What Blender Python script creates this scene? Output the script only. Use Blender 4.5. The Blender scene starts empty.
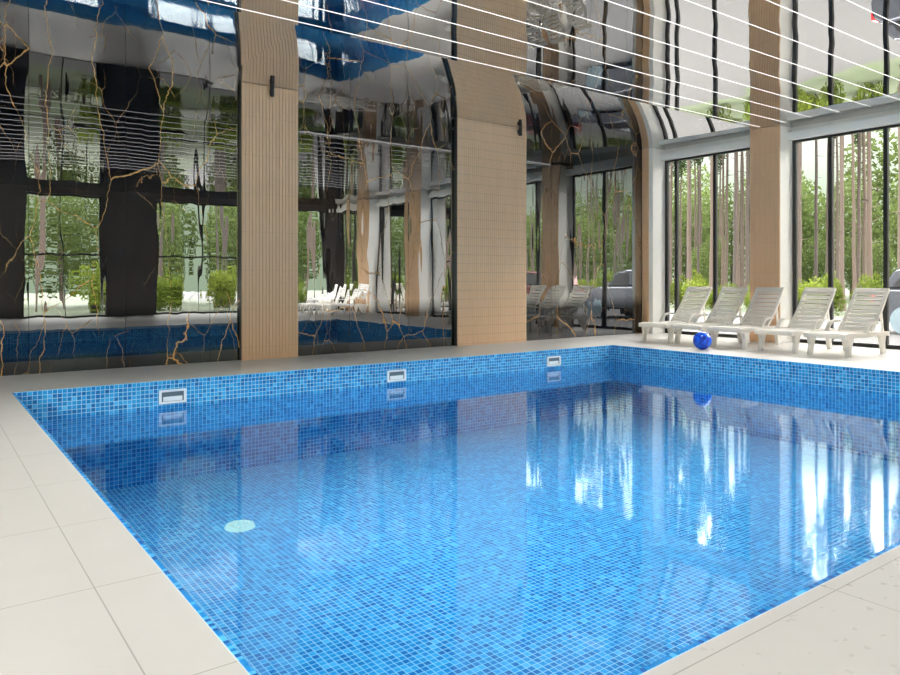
import bpy, bmesh, math, random
from mathutils import Vector, Matrix
random.seed(7)
h=1.25
S=bpy.context.scene
COL=S.collection
S.view_settings.view_transform='Standard'
S.view_settings.exposure=0.88

# ---------------------------------------------------------------- helpers
def link(o): COL.objects.link(o); return o
def empty(name,loc=(0,0,0),**k):
    o=bpy.data.objects.new(name,None); o.location=loc; link(o)
    for a,b in k.items(): o[a]=b
    return o
def mesh_obj(name,bm,mat=None,parent=None,smooth=False,**k):
    me=bpy.data.meshes.new(name); bm.normal_update(); bm.to_mesh(me); bm.free()
    if smooth:
        for p in me.polygons: p.use_smooth=True
    o=bpy.data.objects.new(name,me); link(o)
    if mat:
        for m in (mat if isinstance(mat,(list,tuple)) else [mat]): me.materials.append(m)
    if parent: o.parent=parent
    for a,b in k.items(): o[a]=b
    return o
def box(bm,x0,x1,y0,y1,z0,z1,mi=0,bev=0):
    vs=[bm.verts.new(p) for p in [(x0,y0,z0),(x1,y0,z0),(x1,y1,z0),(x0,y1,z0),(x0,y0,z1),(x1,y0,z1),(x1,y1,z1),(x0,y1,z1)]]
    fs=[]
    for f in [(3,2,1,0),(4,5,6,7),(0,1,5,4),(1,2,6,5),(2,3,7,6),(3,0,4,7)]:
        fc=bm.faces.new([vs[i] for i in f]); fc.material_index=mi; fs.append(fc)
    if bev:
        es=list({e for f in fs for e in f.edges})
        bmesh.ops.bevel(bm,geom=es,offset=bev,segments=2,affect='EDGES',profile=0.5)
    return vs
def prism(bm,pts,y0,y1,mi=0,axis='y'):
    n=len(pts)
    if axis=='y': a=[bm.verts.new((p[0],y0,p[1])) for p in pts]; b=[bm.verts.new((p[0],y1,p[1])) for p in pts]
    else: a=[bm.verts.new((y0,p[0],p[1])) for p in pts]; b=[bm.verts.new((y1,p[0],p[1])) for p in pts]
    fs=[bm.faces.new(a[::-1]),bm.faces.new(b)]
    for i in range(n):
        j=(i+1)%n; fs.append(bm.faces.new([a[i],a[j],b[j],b[i]]))
    for f in fs: f.material_index=mi
    bmesh.ops.recalc_face_normals(bm,faces=fs)
    return fs

class NT:
    def __init__(s,name):
        s.m=bpy.data.materials.new(name); s.m.use_nodes=True
        s.t=s.m.node_tree; s.t.nodes.clear(); s.out=s.n('ShaderNodeOutputMaterial')
    def n(s,ty,**k):
        nd=s.t.nodes.new(ty)
        for a,b in k.items(): setattr(nd,a,b)
        return nd
    def l(s,a,b): s.t.links.new(a,b)
    def val(s,sock,v):
        if hasattr(v,'links'): s.l(v,sock)
        else: sock.default_value=v
    def math(s,op,a,b=None,c=None,clamp=False):
        nd=s.n('ShaderNodeMath',operation=op); nd.use_clamp=clamp; s.val(nd.inputs[0],a)
        if b is not None: s.val(nd.inputs[1],b)
        if c is not None: s.val(nd.inputs[2],c)
        return nd.outputs[0]
    def vmath(s,op,a,b=None):
        nd=s.n('ShaderNodeVectorMath',operation=op); s.val(nd.inputs[0],a)
        if b is not None: s.val(nd.inputs[1],b)
        return nd.outputs[0]
    def mix(s,f,a,b):
        nd=s.n('ShaderNodeMix',data_type='RGBA'); s.val(nd.inputs[0],f)
        s.val(nd.inputs[6],a if hasattr(a,'links') else (*a,1)); s.val(nd.inputs[7],b if hasattr(b,'links') else (*b,1))
        return nd.outputs[2]
    def ramp(s,f,stops,interp='LINEAR'):
        nd=s.n('ShaderNodeValToRGB'); s.l(f,nd.inputs[0]); cr=nd.color_ramp; cr.interpolation=interp
        while len(cr.elements)<len(stops): cr.elements.new(0.5)
        for e,(p,c) in zip(cr.elements,stops): e.position=p; e.color=(*c,1) if len(c)==3 else c
        return nd.outputs[0]
    def noise(s,vec,scale,detail=2,rough=.5,dist=0):
        nd=s.n('ShaderNodeTexNoise'); s.l(vec,nd.inputs['Vector']); nd.inputs['Scale'].default_value=scale
        nd.inputs['Detail'].default_value=detail; nd.inputs['Roughness'].default_value=rough; nd.inputs['Distortion'].default_value=dist
        return nd
    def coord(s,scale=None,which='Object'):
        tc=s.n('ShaderNodeTexCoord'); o=tc.outputs[which]
        if scale:
            mp=s.n('ShaderNodeMapping'); s.l(o,mp.inputs[0]); mp.inputs['Scale'].default_value=scale; o=mp.outputs[0]
        return o
    def bump(s,hgt,dist,strength=1):
        b=s.n('ShaderNodeBump'); s.l(hgt,b.inputs['Height']); b.inputs['Distance'].default_value=dist; b.inputs['Strength'].default_value=strength
        return b.outputs[0]
    def princ(s,col,rough=.5,normal=None,**k):
        p=s.n('ShaderNodeBsdfPrincipled'); s.val(p.inputs['Base Color'],col if hasattr(col,'links') else (*col,1)); s.val(p.inputs['Roughness'],rough)
        for a,b in k.items(): s.val(p.inputs[a.replace('_',' ')],b)
        if normal: s.l(normal,p.inputs['Normal'])
        return p.outputs[0]
    def diff(s,col):
        p=s.n('ShaderNodeBsdfDiffuse'); s.val(p.inputs[0],col if hasattr(col,'links') else (*col,1)); return p.outputs[0]
    def fin(s,sh): s.l(sh,s.out.inputs[0]); return s.m

def simple(name,col,rough=.5,var=.08,sc=8,**k):
    t=NT(name); nz=t.noise(t.coord(),sc,3)
    c=t.mix(nz.outputs[0],tuple(x*(1-var) for x in col),tuple(min(1,x*(1+var)) for x in col))
    return t.fin(t.princ(c,rough,**k))

# ---------------------------------------------------------------- materials
def mosaic():
    t=NT('blue_mosaic'); g=t.n('ShaderNodeNewGeometry'); P=g.outputs['Position']; N=t.vmath('ABSOLUTE',g.outputs['Normal'])
    cell=.05
    sc=t.n('ShaderNodeVectorMath',operation='SCALE'); t.l(P,sc.inputs[0]); sc.inputs['Scale'].default_value=1/cell
    inv=t.vmath('SUBTRACT',(1,1,1),N)
    inv2=t.vmath('MULTIPLY',sc.outputs[0],t.vmath('FLOOR',t.vmath('ADD',inv,(.5,.5,.5))))
    fl=t.vmath('FLOOR',t.vmath('ADD',inv2,(.01,.01,.01)))
    wn=t.n('ShaderNodeTexWhiteNoise'); t.l(fl,wn.inputs[0])
    fr=t.vmath('FRACTION',inv2); fr=t.vmath('ABSOLUTE',t.vmath('SUBTRACT',fr,(.5,.5,.5)))
    sx=t.n('ShaderNodeSeparateXYZ'); t.l(fr,sx.inputs[0]); sn=t.n('ShaderNodeSeparateXYZ'); t.l(N,sn.inputs[0])
    es=[]
    for i in range(3):
        e=t.math('GREATER_THAN',sx.outputs[i],.44); m=t.math('LESS_THAN',sn.outputs[i],.5); es.append(t.math('MULTIPLY',e,m))
    gr=t.math('MAXIMUM',es[0],t.math('MAXIMUM',es[1],es[2]))
    c=t.ramp(wn.outputs[0],[(0,(.009,.16,.44)),(.35,(.013,.25,.58)),(.75,(.022,.34,.68)),(.95,(.05,.43,.76)),(1,(.12,.55,.84))])
    c=t.mix(gr,c,(.42,.75,.90))
    return t.fin(t.princ(c,.25))
M_mosaic=mosaic()

def water():
    t=NT('pool_water'); co=t.coord()
    n1=t.noise(co,.9,2,.5,.4)
    n3=t.noise(co,.3,1)
    amp=t.ramp(n3.outputs[0],[(.42,(.12,.12,.12)),(.7,(1,1,1))])
    hh=t.math('MULTIPLY',n1.outputs[0],amp)
    nb=t.bump(hh,.0018)
    gl=t.n('ShaderNodeBsdfGlossy'); gl.inputs['Roughness'].default_value=.05; gl.inputs['Color'].default_value=(.84,.96,1,1); t.l(nb,gl.inputs['Normal'])
    tr=t.n('ShaderNodeBsdfTransparent'); tr.inputs[0].default_value=(.87,.985,1,1)
    fr=t.n('ShaderNodeFresnel'); fr.inputs['IOR'].default_value=1.95; t.l(nb,fr.inputs['Normal'])
    mx=t.n('ShaderNodeMixShader'); t.l(fr.outputs[0],mx.inputs[0]); t.l(tr.outputs[0],mx.inputs[1]); t.l(gl.outputs[0],mx.inputs[2])
    return t.fin(mx.outputs[0])
M_water=water()

def marble():
    t=NT('black_gold_marble'); co=t.coord()
    s=t.n('ShaderNodeSeparateXYZ'); t.l(co,s.inputs[0])
    nz=t.noise(co,.8,6,.6)
    d=t.n('ShaderNodeVectorMath',operation='MULTIPLY_ADD'); t.l(nz.outputs['Color'],d.inputs[0]); d.inputs[1].default_value=(.5,.5,.5); t.l(co,d.inputs[2])
    def vein(scale,w,sx,rot):
        mp=t.n('ShaderNodeMapping'); t.l(d.outputs[0],mp.inputs[0]); mp.inputs['Scale'].default_value=(sx,1,.65); mp.inputs['Rotation'].default_value=(0,rot,0)
        v=t.n('ShaderNodeTexVoronoi',feature='DISTANCE_TO_EDGE'); t.l(mp.outputs[0],v.inputs['Vector']); v.inputs['Scale'].default_value=scale
        return t.ramp(v.outputs['Distance'],[(0,(1,1,1)),(w*.4,(1,1,1)),(w,(0,0,0))])
    mk=t.ramp(t.noise(co,.7,3).outputs[0],[(.36,(0,0,0)),(.48,(1,1,1))])
    v1=t.math('MULTIPLY',vein(.7,.0056,1.9,.6),mk); v2=t.math('MULTIPLY',t.math('MULTIPLY',vein(1.4,.005,1.8,.75),.65),t.ramp(t.noise(co,1.0,3).outputs[0],[(.45,(0,0,0)),(.56,(1,1,1))]))
    vv=t.math('MAXIMUM',v1,v2)
    fade=t.math('SUBTRACT',1,t.math('MULTIPLY',t.math('DIVIDE',t.math('SUBTRACT',s.outputs[0],3.2*h),1.5*h,clamp=True),.4))
    vv=t.math('MULTIPLY',vv,fade)
    c=t.mix(vv,(.004,.005,.008),(.90,.50,.18))
    wob=t.noise(t.coord((2.2,1,.3)),1.1,2)
    slab=t.math('DIVIDE',s.outputs[0],1.2); fs=t.math('FRACT',slab); wn=t.n('ShaderNodeTexWhiteNoise',noise_dimensions='1D'); t.l(t.math('FLOOR',slab),wn.inputs['W'])
    tilt=t.math('MULTIPLY',fs,t.math('SUBTRACT',wn.outputs[0],.5))
    nb=t.bump(t.math('ADD',t.math('MULTIPLY',wob.outputs[0],.0045),t.math('MULTIPLY',tilt,.014)),1.0)
    seam=t.math('LESS_THAN',fs,.004)
    df=t.diff(c)
    gl=t.n('ShaderNodeBsdfGlossy'); gl.inputs['Roughness'].default_value=.003; gl.inputs['Color'].default_value=(.96,.98,1,1); t.l(nb,gl.inputs['Normal'])
    refl_grade=t.ramp(t.math('DIVIDE',s.outputs[2],3.46*h),[(.15,(.12,.12,.12)),(.21,(.60,.60,.60)),(.55,(.56,.56,.56)),(.74,(.28,.28,.28)),(.9,(.12,.12,.12))])  # reflection strength graded by height, dimming the mirrored pool and light lines
    mx=t.n('ShaderNodeMixShader'); f=t.math('MULTIPLY',t.math('MULTIPLY',refl_grade,t.math('SUBTRACT',1,t.math('MULTIPLY',vv,.85))),t.math('SUBTRACT',1,seam)); t.l(f,mx.inputs[0]); t.l(df,mx.inputs[1]); t.l(gl.outputs[0],mx.inputs[2])
    return t.fin(mx.outputs[0])
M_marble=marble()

def film():
    t=NT('gloss_stretch_ceiling'); co=t.coord(); s=t.n('ShaderNodeSeparateXYZ'); t.l(co,s.inputs[0])
    Lc=2.3*h
    u=t.math('DIVIDE',t.math('SUBTRACT',s.outputs[1],6.5*h),Lc,clamp=True)
    prof=t.math('SUBTRACT',u,t.math('MULTIPLY',t.math('MULTIPLY',u,u),.5))
    ax=t.math('DIVIDE',t.math('SUBTRACT',s.outputs[0],3.0*h),2.8*h,clamp=True)
    ax=t.math('ADD',.05,t.math('MULTIPLY',ax,.08))
    prof=t.math('MULTIPLY',t.math('MULTIPLY',prof,Lc),ax)
    wob=t.noise(t.coord((.5,.8,1)),.9,1)
    hh=t.math('ADD',prof,t.math('MULTIPLY',wob.outputs[0],.014))
    nb=t.bump(hh,1.0)
    gl=t.n('ShaderNodeBsdfGlossy'); gl.inputs['Roughness'].default_value=.01; gl.inputs['Color'].default_value=(.88,.87,.86,1); t.l(nb,gl.inputs['Normal'])
    df=t.diff((.008,.012,.03))
    mx=t.n('ShaderNodeMixShader'); mx.inputs[0].default_value=.86; t.l(df,mx.inputs[1]); t.l(gl.outputs[0],mx.inputs[2])
    return t.fin(mx.outputs[0])
M_film=film()

def deck():
    t=NT('deck_tile'); co=t.coord(); s=t.n('ShaderNodeSeparateXYZ'); t.l(co,s.inputs[0])
    def seam(o,off,per,w=.003):
        f=t.math('FRACT',t.math('DIVIDE',t.math('SUBTRACT',o,off-per*40),per))
        return t.math('MAXIMUM',t.math('LESS_THAN',f,w/per),t.math('GREATER_THAN',f,1-w/per))
    g=t.math('MAXIMUM',seam(s.outputs[0],.466*h,1.2),seam(s.outputs[1],2.58*h,.9))
    n=t.noise(co,3,5,.6)
    c=t.mix(n.outputs[0],(.455,.435,.405),(.505,.485,.455)); c=t.mix(g,c,(.29,.275,.25))
    sp=t.noise(co,16,2,.6)
    wet=t.math('MULTIPLY',t.ramp(sp.outputs[0],[(.66,(0,0,0)),(.69,(1,1,1))]),t.math('GREATER_THAN',s.outputs[0],1.6))
    wet=t.math('MULTIPLY',wet,t.math('LESS_THAN',s.outputs[1],1.6))
    c=t.mix(t.math('MULTIPLY',wet,.2),c,(.80,.79,.77))
    ro=t.math('SUBTRACT',.35,t.math('MULTIPLY',wet,.25))
    return t.fin(t.princ(c,ro))
M_deck=deck()

def wood(name,base,per=.3,dark=.3,lw=.025):
    t=NT(name); n=t.noise(t.coord((9,9,.8)),3,4,.6); co=t.coord(); s=t.n('ShaderNodeSeparateXYZ'); t.l(co,s.inputs[0])
    f=t.math('FRACT',t.math('DIVIDE',t.math('ADD',s.outputs[2],10),per)); g=t.math('MULTIPLY',t.math('LESS_THAN',f,lw),dark)
    c=t.mix(n.outputs[0],tuple(x*.88 for x in base),tuple(min(1,x*1.1) for x in base)); c=t.mix(g,c,(.25,.16,.09))
    return t.fin(t.princ(c,.5))
M_wood=wood('oak_cladding',(.80,.52,.31),.6,.25,.01)
M_wood2=wood('oak_tile_cladding',(.84,.575,.36),.17,.4,.05)
M_dark=simple('dark_bronze',(.03,.028,.027),.35)
M_black=simple('black_metal',(.012,.012,.013),.4)
M_white=simple('white_paint',(.95,.93,.88),.5,.03)
def resin():
    t=NT('white_resin'); n=t.noise(t.coord(),6,2); c=t.mix(n.outputs[0],(.93,.90,.85),(.96,.93,.88))
    p=t.princ(c,.38); tl=t.n('ShaderNodeBsdfTranslucent'); tl.inputs[0].default_value=(.96,.94,.89,1)
    mx=t.n('ShaderNodeMixShader'); mx.inputs[0].default_value=.35; t.l(p,mx.inputs[1]); t.l(tl.outputs[0],mx.inputs[2]); return t.fin(mx.outputs[0])
M_plastic=resin()
M_cream=simple('cream_plaster',(.72,.69,.64),.7,.05)
M_darkpier=simple('dark_brown_stone',(.045,.038,.036),.3,.4,1.5)
M_grass=simple('lawn',(.015,.024,.005),.9,.4,1.2)
M_pave=simple('gravel_paving',(.0122,.012,.0118),.9,.4,9)
M_fix=simple('white_pool_fitting',(.85,.87,.87),.35,.03)
M_mouth=simple('skimmer_mouth',(.12,.16,.18),.4)
M_e1=simple('edge_tile_dark',(.008,.10,.34),.25,.1); M_e2=simple('edge_tile_mid',(.015,.22,.55),.25,.1); M_e3=simple('edge_tile_light',(.08,.42,.75),.25,.1); M_grout=simple('pale_grout',(.38,.58,.70),.7,.05)
def emis(name,col,st):
    t=NT(name); e=t.n('ShaderNodeEmission'); e.inputs[0].default_value=(*col,1); e.inputs[1].default_value=st; return t.fin(e.outputs[0])
M_led=emis('led_strip_light',(1,.98,.95),1.2)
M_inlet=emis('inlet_glow',(.50,.88,.95),.62)  # glow added so the floor inlet reads pale; the fitting is no lamp
def glass():
    t=NT('window_glass'); gl=t.n('ShaderNodeBsdfGlossy'); gl.inputs['Roughness'].default_value=0.0
    tr=t.n('ShaderNodeBsdfTransparent'); tr.inputs[0].default_value=(.97,.97,.96,1)
    fr=t.n('ShaderNodeFresnel'); fr.inputs['IOR'].default_value=1.25
    mx=t.n('ShaderNodeMixShader'); t.l(fr.outputs[0],mx.inputs[0]); t.l(tr.outputs[0],mx.inputs[1]); t.l(gl.outputs[0],mx.inputs[2])
    return t.fin(mx.outputs[0])
M_glass=glass()
def leafmat(name,a,b):
    t=NT(name); oi=t.n('ShaderNodeObjectInfo'); n=t.noise(t.coord(),2.5,2)
    f=t.math('ADD',t.math('MULTIPLY',n.outputs[0],.6),t.math('MULTIPLY',oi.outputs['Random'],.4)); c=t.mix(f,a,b)
    d=t.n('ShaderNodeBsdfDiffuse'); t.l(c,d.inputs[0]); tl=t.n('ShaderNodeBsdfTranslucent'); t.l(c,tl.inputs[0])
    mx=t.n('ShaderNodeMixShader'); mx.inputs[0].default_value=.4; t.l(d.outputs[0],mx.inputs[1]); t.l(tl.outputs[0],mx.inputs[2]); return t.fin(mx.outputs[0])
M_leaf=leafmat('bush_leaf',(.030,.050,.008),(.11,.135,.022))
M_leaf2=leafmat('tree_leaf',(.024,.040,.011),(.088,.112,.038))
M_pine=leafmat('pine_needles',(.015,.028,.012),(.04,.06,.025))
def bark():
    t=NT('pine_bark'); oi=t.n('ShaderNodeObjectInfo'); n=t.noise(t.coord((4,4,1)),3,4)
    a=t.mix(oi.outputs['Random'],(.016,.011,.009),(.064,.040,.026)); c=t.mix(n.outputs[0],a,(.033,.025,.019)); return t.fin(t.princ(c,.9))
M_bark=bark()

# ---------------------------------------------------------------- dimensions
PX0,PX1,PY0,PY1=.68*h,8.615*h,1.19*h,7.47*h
ZW=-.272*h; ZF=ZW-.9
YB=8.84*h; YC=8.75*h; XL=-4*h; YN=-4*h; XG=11.42*h; XC=11.0*h; XR=11.6*h
H=3.46*h
HT=H

# ---------------------------------------------------------------- floor with pool opening
bm=bmesh.new()
for (x0,x1,y0,y1) in [(XL,PX0,YN,YB),(PX1,XR,YN,YB),(PX0,PX1,YN,PY0),(PX0,PX1,PY1,YB)]:
    box(bm,x0,x1,y0,y1,-.06,0)
mesh_obj('floor',bm,M_deck,kind='structure',label='pale large-format porcelain deck around the pool')

pool=empty('swimming_pool',((PX0+PX1)/2,(PY0+PY1)/2,0),label='indoor swimming pool lined with blue glass mosaic',category='swimming pool')
def setp(o,p):
    o.parent=p; o.matrix_parent_inverse=Matrix.Translation(-Vector(p.location)); return o
bm=bmesh.new()
def quad(bm,pts,mi=0):
    f=bm.faces.new([bm.verts.new(p) for p in pts]); f.material_index=mi; return f
box(bm,PX0-.2,PX1+.2,PY0-.2,PY1+.2,ZF-.2,ZF)
zt=-.061
box(bm,PX0-.2,PX0,PY0-.2,PY1+.2,ZF,zt); box(bm,PX1,PX1+.2,PY0-.2,PY1+.2,ZF,zt)
box(bm,PX0,PX1,PY0-.2,PY0,ZF,zt); box(bm,PX0,PX1,PY1,PY1+.2,ZF,zt)
t_=.028; zt2=.003
box(bm,PX1-.012,PX1+.001,PY0+t_,PY1,zt,zt2)
box(bm,PX0+t_,PX1-t_,PY1-.012,PY1+.001,zt,zt2)
setp(mesh_obj('basin',bm,M_mosaic),pool)
bm=bmesh.new(); te=.022
box(bm,PX0-.001,PX0+te,PY0,PY1,zt,.001); box(bm,PX0+te,PX1-.012,PY0-.001,PY0+te,zt,.001)
y=PY0+.001
while y<PY1-te: box(bm,PX0+.001,PX0+te-.002,y,y+te-.003,.001,.003,random.choice((1,2,2,2,3))); y+=te
x=PX0+te+.001
while x<PX1-te: box(bm,x,x+te-.003,PY0+.001,PY0+te-.002,.001,.003,random.choice((1,2,2,2,3))); x+=te
setp(mesh_obj('edge_tiles',bm,[M_grout,M_e1,M_e2,M_e3],label='single row of small blue mosaic tiles along the rim'),pool)
bm=bmesh.new(); quad(bm,[(PX0,PY0,ZW),(PX1,PY0,ZW),(PX1,PY1,ZW),(PX0,PY1,ZW)])
setp(mesh_obj('water_surface',bm,M_water,label='calm clear water surface'),pool)
for X in (2.06*h,4.69*h,7.34*h):
    bm=bmesh.new(); w=.165; zc0=-.16*h; hh=.085; y1=PY1-.012-.0; y0=y1-.02
    box(bm,X-w,X+w,y0,y1,zc0+hh-.025,zc0+hh); box(bm,X-w,X+w,y0,y1,zc0-hh,zc0-hh+.025)
    box(bm,X-w,X-w+.03,y0,y1,zc0-hh+.025,zc0+hh-.025); box(bm,X+w-.03,X+w,y0,y1,zc0-hh+.025,zc0+hh-.025)
    box(bm,X-w+.03,X+w-.03,y0+.014,PY1+.0,zc0-hh+.025,zc0+hh-.025,1)
    box(bm,X-w+.05,X+w-.05,y0+.006,y0+.013,zc0-hh+.03,zc0-.0,0)
    setp(mesh_obj('skimmer',bm,[M_fix,M_mouth],label='white framed skimmer opening in the mosaic wall'),pool)
F=Vector((.5934,.8049,0)); R=Vector((.8049,-.5934,0))
def unproj(u,v,z):
    d=(h-z)*724/(v-280); return F*d+R*((u-450)*d/724)+Vector((0,0,z))
p=unproj(240,527,ZF)
bm=bmesh.new()
bmesh.ops.create_cone(bm,cap_ends=True,segments=40,radius1=.15,radius2=.135,depth=.03,matrix=Matrix.Translation((p.x,p.y,ZF+.015)))
bmesh.ops.create_cone(bm,cap_ends=True,segments=24,radius1=.05,radius2=.04,depth=.02,matrix=Matrix.Translation((p.x,p.y,ZF+.04)))
for k in range(12):
    a=k*math.pi/6; box(bm,p.x+.09*math.cos(a)-.008,p.x+.09*math.cos(a)+.008,p.y+.09*math.sin(a)-.008,p.y+.09*math.sin(a)+.008,ZF+.03,ZF+.036,1)
setp(mesh_obj('floor_inlet',bm,[M_inlet,M_fix],label='round pale cyan fitting in the pool floor'),pool)

# ---------------------------------------------------------------- walls
bm=bmesh.new(); box(bm,XL-.2,XR+.1,YB,YB+.2,-.06,H)
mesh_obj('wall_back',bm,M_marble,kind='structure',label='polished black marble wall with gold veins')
bm=bmesh.new(); quad(bm,[(XL-.2,YN-.3,H),(XL-.2,YB+.2,H),(XR+.2,YB+.2,H),(XR+.2,YN-.3,H)])
mesh_obj('ceiling',bm,M_film,kind='structure',label='dark high-gloss stretch film ceiling')
bm=bmesh.new(); box(bm,XC+.30,XG+.1,YN,YB,3.25*h,3.37*h,bev=.01)
mesh_obj('trim_1',bm,M_white,kind='structure',label='white blind box running above the windows')
bm=bmesh.new(); box(bm,XG-.05,XR+.1,YN,YB,3.371*h,HT+.1)
mesh_obj('wall_right',bm,M_white,kind='structure',label='white lintel above the windows')

def column(x0,x1,front,back,top,label,axis='x',mat=None,rib=.055,core0=None):
    cx=(x0+x1)/2
    loc=(cx,front,0) if axis=='x' else (front,cx,0)
    E=empty('column',loc,label=label,category='column')
    bm=bmesh.new()
    if axis=='x': box(bm,x0,x1,front+.03,back,0,top)
    else: box(bm,front+.03,back,core0 if core0 is not None else x0,x1,0,top)
    setp(mesh_obj('core',bm,M_darkpier if axis=='x' else M_white),E)
    bm=bmesh.new(); n=max(3,round((x1-x0)/rib)); w=(x1-x0)/n
    if axis=='x': box(bm,x0,x1,front+.008,front+.03,0,top)
    else: box(bm,front+.008,front+.03,x0,x1,0,top)
    for i in range(n):
        a=x0+i*w+w*.09; b=x0+(i+1)*w-w*.09
        if axis=='x': box(bm,a,b,front,front+.009,0,top)
        else: box(bm,front,front+.009,a,b,0,top)
    setp(mesh_obj('ribbed_cladding',bm,mat or M_wood,label='vertically ribbed oak cladding'),E)
    return E
column(3.25*h,4.0*h,YC,YB,H-.005,'narrow oak-clad ribbed pilaster on the marble wall')
column(6.60*h,8.0*h,YC,YB,H-.005,'wide oak-clad ribbed pilaster on the marble wall',mat=M_wood2,rib=.05)
column(8.69*h,8.83*h,XC,XG+.05,H-.005,'white corner column with a slim oak strip beside the windows','y',core0=8.60*h)
PIER=[6.13*h-2.72*h*k for k in range(4)]
for y in PIER:
    column(y,y+.51*h,XC,XG+.05,H-.005,'oak-faced column with white side between windows','y')

for X,lab in ((3.62*h,'small black cylindrical wall lamp on the narrow pilaster'),(7.82*h,'small black cylindrical wall lamp on the wide pilaster')):
    z=H-.09
    E=empty('wall_lamp',(X,YC,z),label=lab,category='wall lamp')
    bm=bmesh.new(); bmesh.ops.create_cone(bm,cap_ends=True,segments=28,radius1=.034,radius2=.034,depth=.17,matrix=Matrix.Translation((X,YC-.065,z-.0)))
    setp(mesh_obj('lamp_body',bm,M_black,smooth=False),E)
    bm=bmesh.new(); box(bm,X-.02,X+.02,YC-.034,YC,z-.04,z+.04,bev=.004)
    setp(mesh_obj('bracket',bm,M_black),E)

# ---------------------------------------------------------------- windows
wn=[0]
def window(a,b,plane,axis,divs,top,trans=None,bottom=0.0):
    wn[0]+=1
    E=empty('window_%d'%wn[0],((plane,(a+b)/2,bottom) if axis=='y' else ((a+b)/2,plane,bottom)),kind='structure',label='floor-to-ceiling window with dark bronze frames')
    bm=bmesh.new()
    def bx(p0,p1,q0,q1,z0,z1):
        if axis=='y': box(bm,q0,q1,p0,p1,z0,z1)
        else: box(bm,p0,p1,q0,q1,z0,z1)
    d=.04
    bx(a,b,plane-d,plane+d,bottom,bottom+.07); bx(a,b,plane-d,plane+d,top-.07,top)
    edges=[a]+list(divs)+[b]
    for i,e in enumerate(edges):
        w=.035
        p0=e if i==0 else (e-2*w if i==len(edges)-1 else e-w)
        bx(p0,p0+2*w,plane-d,plane+d,bottom+.07,top-.07)
    if trans:
        bx(a,b,plane-d*.8,plane+d*.8,trans-.03,trans+.03)
    setp(mesh_obj('frame',bm,M_dark),E)
    bm=bmesh.new()
    if axis=='y': quad(bm,[(plane,a+.02,bottom+.03),(plane,b-.02,bottom+.03),(plane,b-.02,top-.03),(plane,a+.02,top-.03)])
    else: quad(bm,[(a+.02,plane,bottom+.03),(b-.02,plane,bottom+.03),(b-.02,plane,top-.03),(a+.02,plane,top-.03)])
    setp(mesh_obj('glass_pane',bm,M_glass),E)
WT=3.27*h
window(6.64*h,8.60*h,XG,'y',[7.55*h,8.36*h],WT)
prevp=PIER[0]
for k in range(1,4):
    a=PIER[k]+.51*h; b=prevp; L=b-a
    window(a,b,XG,'y',[b-L*.27,b-L*.63],WT); prevp=PIER[k]
window(YN,prevp,XG,'y',[YN+(prevp-YN)*.5],WT)
spans=[(-3.2,-1.2),(-.6,1.6),(2.3,4.26),(5.45,8.0),(8.5,11.1)]
bm=bmesh.new(); xs=XL
for a,b in spans:
    box(bm,xs,a*h,YN-.35,YN,-.06,HT); xs=b*h
box(bm,xs,XR+.1,YN-.35,YN,-.06,HT)
for i,(a,b) in enumerate(spans): box(bm,a*h,b*h,YN-.35,YN,(3.3)*h,HT)
mesh_obj('wall_front',bm,M_darkpier,kind='structure',label='dark stone wall with tall window openings')
for i,(a,b) in enumerate(spans):
    window(a*h,b*h,YN-.15,'x',[(a*.5+b*.5)*h],3.3*h,trans=2.1 if i in(2,3) else None)
lsp=[(-3.4,-.6),(0,2.8),(3.4,6.2)]
bm=bmesh.new(); ys_=YN-.3
for a,b in lsp:
    box(bm,XL-.2,XL,ys_,a*h,-.06,H); ys_=b*h
box(bm,XL-.2,XL,ys_,YB,-.06,H)
for a,b in lsp: box(bm,XL-.2,XL,a*h,b*h,3.2*h,H)
mesh_obj('wall_left',bm,M_cream,kind='structure',label='cream plaster wall with tall windows')
for a,b in lsp: window(a*h,b*h,XL-.1,'y',[(a+b)/2*h],3.2*h)

# ---------------------------------------------------------------- LED strips
for i in range(-11,4):
    Y=(5.15+.42*i)*h
    bm=bmesh.new(); box(bm,XL+.3,XC-.1,Y-.003,Y+.003,H-.003,H-.001)
    mesh_obj('led_light_strip',bm,M_led,label='slim white linear light recessed in the glossy ceiling',category='ceiling light',group='parallel ceiling light lines')
# added fixtureless fill over the pool, narrow spread keeps sources out of reflections
for i in (-6,-3,0,2):
    Y=(5.15+.42*i)*h
    L=bpy.data.lights.new('pool_fill_light','AREA'); L.shape='RECTANGLE'; L.size=PX1-PX0-1.0; L.size_y=.05; L.energy=40; L.spread=math.radians(75); L.color=(1,.99,.97)
    o=bpy.data.objects.new('pool_fill_light',L); link(o); o.location=((PX0+PX1)/2,Y,H-.012)

# ---------------------------------------------------------------- ball
pb=unproj(699,350.0,0); r=.162
bm=bmesh.new(); bmesh.ops.create_uvsphere(bm,u_segments=36,v_segments=20,radius=r)
tball=NT('blue_ball'); cb=tball.coord(); w=tball.noise(cb,6,4,.6,2.0)
cc=tball.ramp(w.outputs[0],[(.36,(.0,.02,.35)),(.5,(.004,.10,.95)),(.62,(.01,.18,1.0)),(.72,(.08,.38,1))])
mb=tball.fin(tball.princ(cc,.06))
ball=mesh_obj('beach_ball',bm,[mb],smooth=True,label='shiny cobalt blue ball resting at the pool edge',category='ball')
ball.location=(pb.x+.1,pb.y,r)

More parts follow.
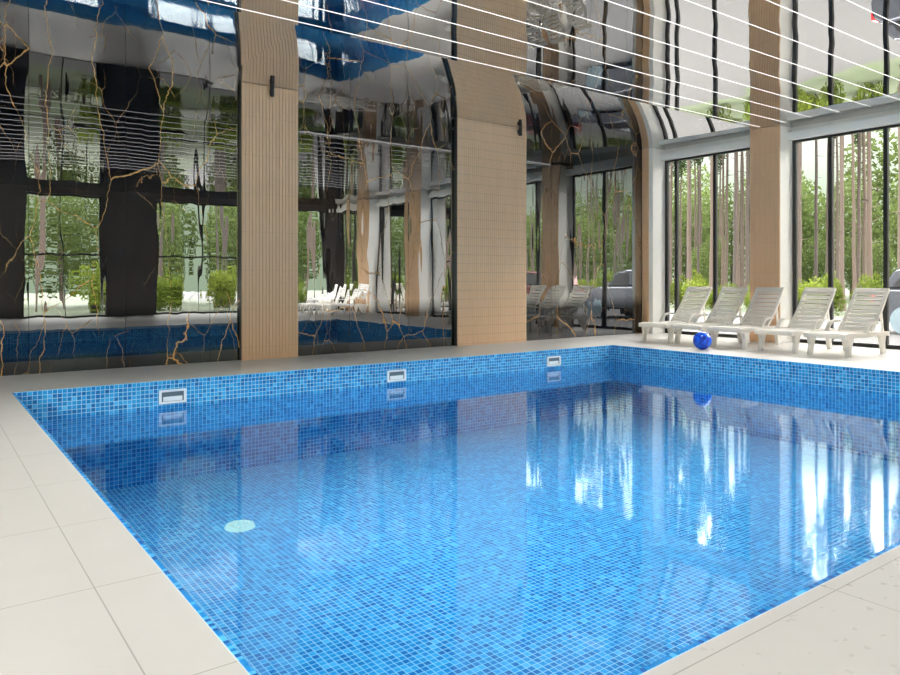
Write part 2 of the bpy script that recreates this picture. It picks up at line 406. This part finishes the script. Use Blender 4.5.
# ---------------------------------------------------------------- loungers
def rail(bm,pts,y0,y1,th):
    top=[];bot=[]
    for i,(x,z) in enumerate(pts):
        a=pts[max(0,i-1)]; b=pts[min(len(pts)-1,i+1)]; d=Vector((b[0]-a[0],b[1]-a[1])).normalized(); n=Vector((-d.y,d.x))
        t=th[i] if isinstance(th,list) else th
        top.append((x+n.x*t/2,z+n.y*t/2)); bot.append((x-n.x*t/2,z-n.y*t/2))
    prism(bm,top+bot[::-1],y0,y1)
W=.68
def make_lounger():
    parts=[]
    bm=bmesh.new()
    pts=[(.0,.33),(.15,.345),(.45,.34),(.8,.335),(1.05,.34),(1.3,.34),(1.52,.33)]
    for y0 in (-W/2,W/2-.055): rail(bm,pts,y0,y0+.055,.075)
    box(bm,0,.05,-W/2+.055,W/2-.055,.3,.36); box(bm,1.46,1.51,-W/2+.055,W/2-.055,.3,.355)
    parts.append(('frame',bm))
    bm=bmesh.new(); n=13
    for i in range(n):
        x=.07+i*.0735; z=.357-.006*math.sin(i/n*math.pi)
        box(bm,x,x+.056,-W/2+.05,W/2-.05,z,z+.018,bev=.004)
    parts.append(('seat',bm))
    bm=bmesh.new(); p0=Vector((1.03,.375)); p1=Vector((1.62,1.05)); d=(p1-p0).normalized(); nn=Vector((-d.y,d.x)); L=(p1-p0).length
    bow=[ (p0+d*(L*t)+nn*(-.03*math.sin(t*math.pi))) for t in [i/8 for i in range(9)]]
    for y0 in (-W/2+.055,W/2-.105): rail(bm,[tuple(q) for q in bow],y0,y0+.05,.05)
    ns=9
    for i in range(ns):
        t=(i+.5)/ns; c=p0+d*(L*t)+nn*(-.03*math.sin(t*math.pi)); hw=.036
        a=c-d*hw; b=c+d*hw; q=[a+nn*.012,b+nn*.012,b-nn*.006,a-nn*.006]
        prism(bm,[tuple(v) for v in q],-W/2+.1,W/2-.1)
    c=p1; q=[c-d*.02+nn*.03,c+d*.06+nn*.02,c+d*.06-nn*.025,c-d*.02-nn*.025]; prism(bm,[tuple(v) for v in q],-W/2+.055,W/2-.055)
    parts.append(('backrest',bm))
    for y0 in (-W/2+.06,W/2-.09):
        bm=bmesh.new(); rail(bm,[(1.45,.34),(1.38,.70)],y0,y0+.03,.035)
        parts.append(('back_support',bm))
    for (x,s) in ((.2,-1),(.2,1),(1.3,-1),(1.3,1)):
        bm=bmesh.new(); lean=-.05 if x<.5 else .06
        q=[(x-.11,.33),(x+.11,.33),(x+.055+lean*.3,.17),(x+.038+lean,.0),(x-.038+lean,.0),(x-.045+lean*.3,.17)]
        y0=s*(W/2-.03); prism(bm,q,y0-.03,y0+.03)
        parts.append(('leg',bm))
    for s in (-1,1):
        bm=bmesh.new(); y0=s*(W/2-.02)
        rail(bm,[(.72,.35),(.78,.46),(.86,.52),(1.0,.54),(1.14,.53)],y0-.03,y0+.03,[.055,.045,.04,.036,.032])
        parts.append(('armrest',bm))
    return parts
LB=[]
for nm,bm in make_lounger():
    me=bpy.data.meshes.new(nm); bmesh.ops.recalc_face_normals(bm,faces=bm.faces[:]); bm.to_mesh(me); bm.free(); me.materials.append(M_plastic); LB.append((nm,me))
def lounger(x,y,rot,lab,grp):
    E=empty('sun_lounger',(x,y,0),label=lab,category='sun lounger',group=grp); E.rotation_euler=(0,0,rot)
    for nm,me in LB:
        o=bpy.data.objects.new(nm,me); link(o); o.parent=E
for yl,rt in ((7.74,.02),(7.11,-.01),(6.45,.03),(5.70,.0),(5.0,-.02)):
    lounger(9.55*h,(yl-.28)*h,rt,'white slatted resin sun lounger with raised back','sun loungers along the windows')
for yl in (-1.0,-1.8,-2.6):
    lounger(9.3*h,yl*h,.03,'white slatted resin sun lounger with raised back','sun loungers in the far corner')

# ---------------------------------------------------------------- outdoors
bm=bmesh.new()
def gnd(x0,x1,y0,y1,mi): quad(bm,[(x0,y0,-.07),(x1,y0,-.07),(x1,y1,-.07),(x0,y1,-.07)],mi)
gnd(XR+.1,XR+12.3,-60,90,1); gnd(XR+12.3,110,-60,90,0)
gnd(-60,XR+.1,YN-3,YN-.35,1); gnd(-60,XR+.1,-60,YN-3,0); gnd(-60,XL-.2,YN-.35,90,0)
mesh_obj('ground',bm,[M_grass,M_pave],kind='structure',label='lawn and gravel paving outside')

def leaves(bm,n,rx,ry,rz,zc_,size,mi=0):
    for _ in range(n):
        while True:
            v=Vector((random.uniform(-1,1),random.uniform(-1,1),random.uniform(-1,1)))
            if .25<v.length<1: break
        c=Vector((v.x*rx,v.y*ry,zc_+v.z*rz)); s=size*random.uniform(.6,1.3)
        a=Vector((random.gauss(0,1),random.gauss(0,1),random.gauss(0,1))).normalized(); b=a.orthogonal().normalized()
        f=bm.faces.new([bm.verts.new(c-a*s),bm.verts.new(c+b*s*.45),bm.verts.new(c+a*s),bm.verts.new(c-b*s*.45)]); f.material_index=mi
bush=[]
for i in range(3):
    bm=bmesh.new()
    for k in range(8):
        a=random.uniform(0,6.28); rr=random.uniform(.15,.5); n0=len(bm.verts)
        leaves(bm,170,.38,.38,random.uniform(.3,.6),random.uniform(.3,.9),.07)
        bm.verts.ensure_lookup_table(); bmesh.ops.translate(bm,verts=bm.verts[n0:],vec=(rr*math.cos(a),rr*math.sin(a),0))
    for k in range(7):
        a=random.uniform(0,6.28); v0=[bm.verts.new((.03*math.cos(b_),.03*math.sin(b_),-.05)) for b_ in (0,2,4)]; tp=bm.verts.new((.5*math.cos(a),.5*math.sin(a),1.0))
        for q in range(3): f=bm.faces.new([v0[q],v0[(q+1)%3],tp]); f.material_index=1
    me=bpy.data.meshes.new('shrub'); bm.to_mesh(me); bm.free(); me.materials.append(M_leaf); me.materials.append(M_bark); bush.append(me)
placed=[]
def free(x,y,r):
    for a,b,q in placed:
        if (a-x)**2+(b-y)**2<(r+q)**2: return False
    placed.append((x,y,r)); return True
def put_bush(x,y,s,sz):
    if not free(x,y,s*.9): return
    o=bpy.data.objects.new('bush',random.choice(bush)); link(o); o.location=(x,y,-.07); o.scale=(s,s,sz); o.rotation_euler=(0,0,random.uniform(0,6.28))
    o['label']='leafy yellow-green bush outside the windows'; o['category']='bush'; o['group']='bushes outside'
trunkme=[];canme=[]
for i in range(3):
    bm=bmesh.new(); rings=[];lean=random.uniform(-.3,.3)
    for j in range(9):
        z=j*1.9; rr=.115*(1-.075*j)+(.035 if j==0 else 0); cx=lean*(j/8)**2+random.uniform(-.03,.03); cy=random.uniform(-.04,.04)
        rings.append([bm.verts.new((cx+rr*math.cos(a*math.pi/5),cy+rr*math.sin(a*math.pi/5),z)) for a in range(10)])
    for j in range(8):
        for a in range(10): bm.faces.new([rings[j][a],rings[j][(a+1)%10],rings[j+1][(a+1)%10],rings[j+1][a]])
    for b_ in range(14):
        z=random.uniform(3,13); a=random.uniform(0,6.28); L=random.uniform(.3,.72)
        p0=Vector((lean*(z/15)**2,0,z)); p1=p0+Vector((L*math.cos(a),L*math.sin(a),random.uniform(-.1,.4)))
        vs=[bm.verts.new(p0+Vector((0,0,.025))),bm.verts.new(p0+Vector((.02,.02,-.02))),bm.verts.new(p0+Vector((-.02,-.02,-.02))),bm.verts.new(p1)]
        for q in ((0,1,3),(1,2,3),(2,0,3)): bm.faces.new([vs[k_] for k_ in q])
    me=bpy.data.meshes.new('trunk'); bm.to_mesh(me); bm.free(); me.materials.append(M_bark)
    for p_ in me.polygons: p_.use_smooth=True
    trunkme.append(me)
    bm=bmesh.new(); leaves(bm,900,.68,.68,2.6,14.0,.14); me=bpy.data.meshes.new('canopy'); bm.to_mesh(me); bm.free(); me.materials.append(M_pine); canme.append(me)
npine=[0]
def put_pine(x,y,s):
    if npine[0]>=290 or not free(x,y,.78*s): return
    npine[0]+=1
    E=empty('pine_tree',(x,y,-.1),label='tall slender pine with bare reddish trunk',category='tree',group='pine trees outside')
    i=random.randrange(3); E.scale=(s,s,s); E.rotation_euler=(0,0,random.uniform(0,6.28))
    for nm,me in (('trunk',trunkme[i]),('canopy',canme[i])):
        o=bpy.data.objects.new(nm,me); link(o); o.parent=E
def put_leafy(x,y,s):
    if not free(x,y,1.7*s): return
    E=empty('leafy_tree',(x,y,-.1),label='young leafy tree with pale green foliage',category='tree',group='young leafy trees outside')
    E.scale=(s,s,s); E.rotation_euler=(0,0,random.uniform(0,6.28))
    for nm,me in LT:
        o=bpy.data.objects.new(nm,me); link(o); o.parent=E
bm=bmesh.new(); bmesh.ops.create_cone(bm,cap_ends=True,segments=8,radius1=.09,radius2=.03,depth=5,matrix=Matrix.Translation((0,0,2.5))); me1=bpy.data.meshes.new('trunk'); bm.to_mesh(me1); bm.free(); me1.materials.append(M_bark)
bm=bmesh.new(); leaves(bm,2300,1.65,1.65,3.2,3.7,.15); me2=bpy.data.meshes.new('foliage'); bm.to_mesh(me2); bm.free(); me2.materials.append(M_leaf2)
LT=[('trunk',me1),('foliage',me2)]
y=-45
while y<68:
    put_leafy(XR+38+random.uniform(-1,1),y,random.uniform(1.1,1.35)); put_leafy(XR+44+random.uniform(-.8,.8),y+2.2,random.uniform(1.4,1.75)); put_leafy(XR+52+random.uniform(-.8,.8),y,random.uniform(1.9,2.3)); y+=4.6
for i in range(14):
    x=XR+random.uniform(28,34); y=x*random.uniform(.34,.86); put_leafy(x,y,random.uniform(.45,.7))
for i in range(190):
    x=XR+random.uniform(12.9,16); y=x*random.uniform(.28,.86); put_bush(x,y,random.uniform(.65,1.0),random.uniform(.8,1.25))
for i in range(400):
    x=XR+13+random.random()**1.1*24; X_=x; y=X_*random.uniform(.36,.84); put_pine(x,y,random.uniform(.75,1.1))
for i in range(70):
    x=XR+13+random.random()*22; y=random.uniform(-32,6); put_pine(x,y,random.uniform(.75,1.1))
for i in range(130):
    x=XR+random.uniform(15,32); y=x*random.uniform(-.6,.85); put_bush(x,y,random.uniform(.7,1.2),random.uniform(.9,1.6))
for i in range(30):
    x=XR+random.uniform(13.3,17); y=random.uniform(-25,6); put_bush(x,y,random.uniform(.8,1.3),random.uniform(.8,1.4))
for i in range(55):
    put_bush(random.uniform(-2,24),YN-random.uniform(3.6,6),random.uniform(.8,1.4),random.uniform(1.0,1.8))
x=-10
while x<40:
    put_leafy(x,YN-11+random.uniform(-1,1),.9); put_leafy(x+2,YN-16+random.uniform(-1,1),1.1); x+=3.9
for i in range(24):
    put_pine(random.uniform(-5,35),YN-random.uniform(6.5,8.5),random.uniform(.8,1.1))

# cars
M_tail=simple('tail_red',(.5,.02,.02),.2)
def car(x,y,rot,col,lab,pn):
    E=empty('car',(x,y,-.07),label=lab,category='car'); E.rotation_euler=(0,0,rot)
    mp=simple('car_paint_'+pn,col,.25,.02,Metallic=.3)
    def P(o): o.parent=E; return o
    prof=[(-2.15,.35),(-2.2,.75),(-2.0,.95),(-1.2,1.1),(1.95,1.1),(2.15,.9),(2.2,.5),(2.1,.3)]
    bm=bmesh.new(); prism(bm,prof,-.88,.88)
    prism(bm,[(-1.2,1.1),(-.55,1.6),(-.2,1.68),(1.3,1.66),(1.7,1.58),(2.0,1.1)],-.76,.76)
    bmesh.ops.bevel(bm,geom=bm.edges[:],offset=.05,segments=3,affect='EDGES')
    P(mesh_obj('body',bm,mp,smooth=False))
    for s in (-1,1):
        for q in ([(-.95,1.15),(-.5,1.54),(.1,1.58),(.1,1.15)],[(.18,1.15),(.18,1.58),(1.2,1.56),(1.5,1.48),(1.75,1.15)]):
            bm=bmesh.new(); prism(bm,q,s*.765-.006,s*.765+.006); P(mesh_obj('side_window',bm,M_black))
    bm=bmesh.new(); 
    vs=[bm.verts.new(v) for v in ((-1.15,-.66,1.15),(-1.15,.66,1.15),(-.6,.6,1.58),(-.6,-.6,1.58))]; bm.faces.new(vs)
    bmesh.ops.translate(bm,verts=bm.verts[:],vec=(-.03,0,.02)); P(mesh_obj('windscreen',bm,M_black))
    for sx in (-1.35,1.4):
        for s in (-1,1):
            bm=bmesh.new(); bmesh.ops.create_cone(bm,cap_ends=True,segments=28,radius1=.34,radius2=.34,depth=.22,matrix=Matrix.Translation((sx,s*.8,.34))@Matrix.Rotation(math.pi/2,4,'X'))
            n0=len(bm.faces)
            bmesh.ops.create_cone(bm,cap_ends=True,segments=20,radius1=.2,radius2=.2,depth=.24,matrix=Matrix.Translation((sx,s*.8,.34))@Matrix.Rotation(math.pi/2,4,'X'))
            bm.faces.ensure_lookup_table()
            for f in bm.faces[n0:]: f.material_index=1
            P(mesh_obj('wheel',bm,[M_black,M_mouth]))
    for s in (-1,1):
        bm=bmesh.new(); box(bm,2.12,2.2,s*.7-.13,s*.7+.13,.75,.95,bev=.01); P(mesh_obj('tail_light',bm,M_tail))
        bm=bmesh.new(); box(bm,-2.2,-2.08,s*.68-.16,s*.68+.16,.68,.82,bev=.01); P(mesh_obj('headlight',bm,M_mouth))
car(XR+5.5,6.1,math.pi/2,(.06,.065,.075),'silver car parked on the paving outside','silver')
car(XR+5.5,0.6,math.pi/2,(.045,.005,.005),'dark red car parked on the paving outside','red')

# ---------------------------------------------------------------- light
w=bpy.data.worlds.new('World'); S.world=w; w.use_nodes=True; nt=w.node_tree; bg=nt.nodes['Background']
tc=nt.nodes.new('ShaderNodeTexCoord'); sp=nt.nodes.new('ShaderNodeSeparateXYZ'); nt.links.new(tc.outputs['Generated'],sp.inputs[0])
rp=nt.nodes.new('ShaderNodeValToRGB'); nt.links.new(sp.outputs[2],rp.inputs[0])
cr=rp.color_ramp
cr.elements[0].position=0.08; cr.elements[0].color=(.024,.030,.021,1)
cr.elements[1].position=.42; cr.elements[1].color=(1,.98,.95,1)
e=cr.elements.new(.22); e.color=(.065,.07,.064,1)
nt.links.new(rp.outputs[0],bg.inputs[0]); bg.inputs[1].default_value=13.8
sl=bpy.data.lights.new('sun','SUN'); sl.energy=3; sl.angle=.3; sl.color=(1,.97,.92); so=bpy.data.objects.new('sun',sl); link(so); so.rotation_euler=(math.radians(35),math.radians(12),0)

cam=bpy.data.cameras.new('camera'); co=bpy.data.objects.new('camera',cam); link(co); S.camera=co
co.location=(0,0,h); co.rotation_euler=(math.pi/2,0,-math.radians(36.4)); cam.sensor_width=36; cam.lens=28.96; cam.shift_y=-57.5/900; cam.clip_start=.05; cam.clip_end=500
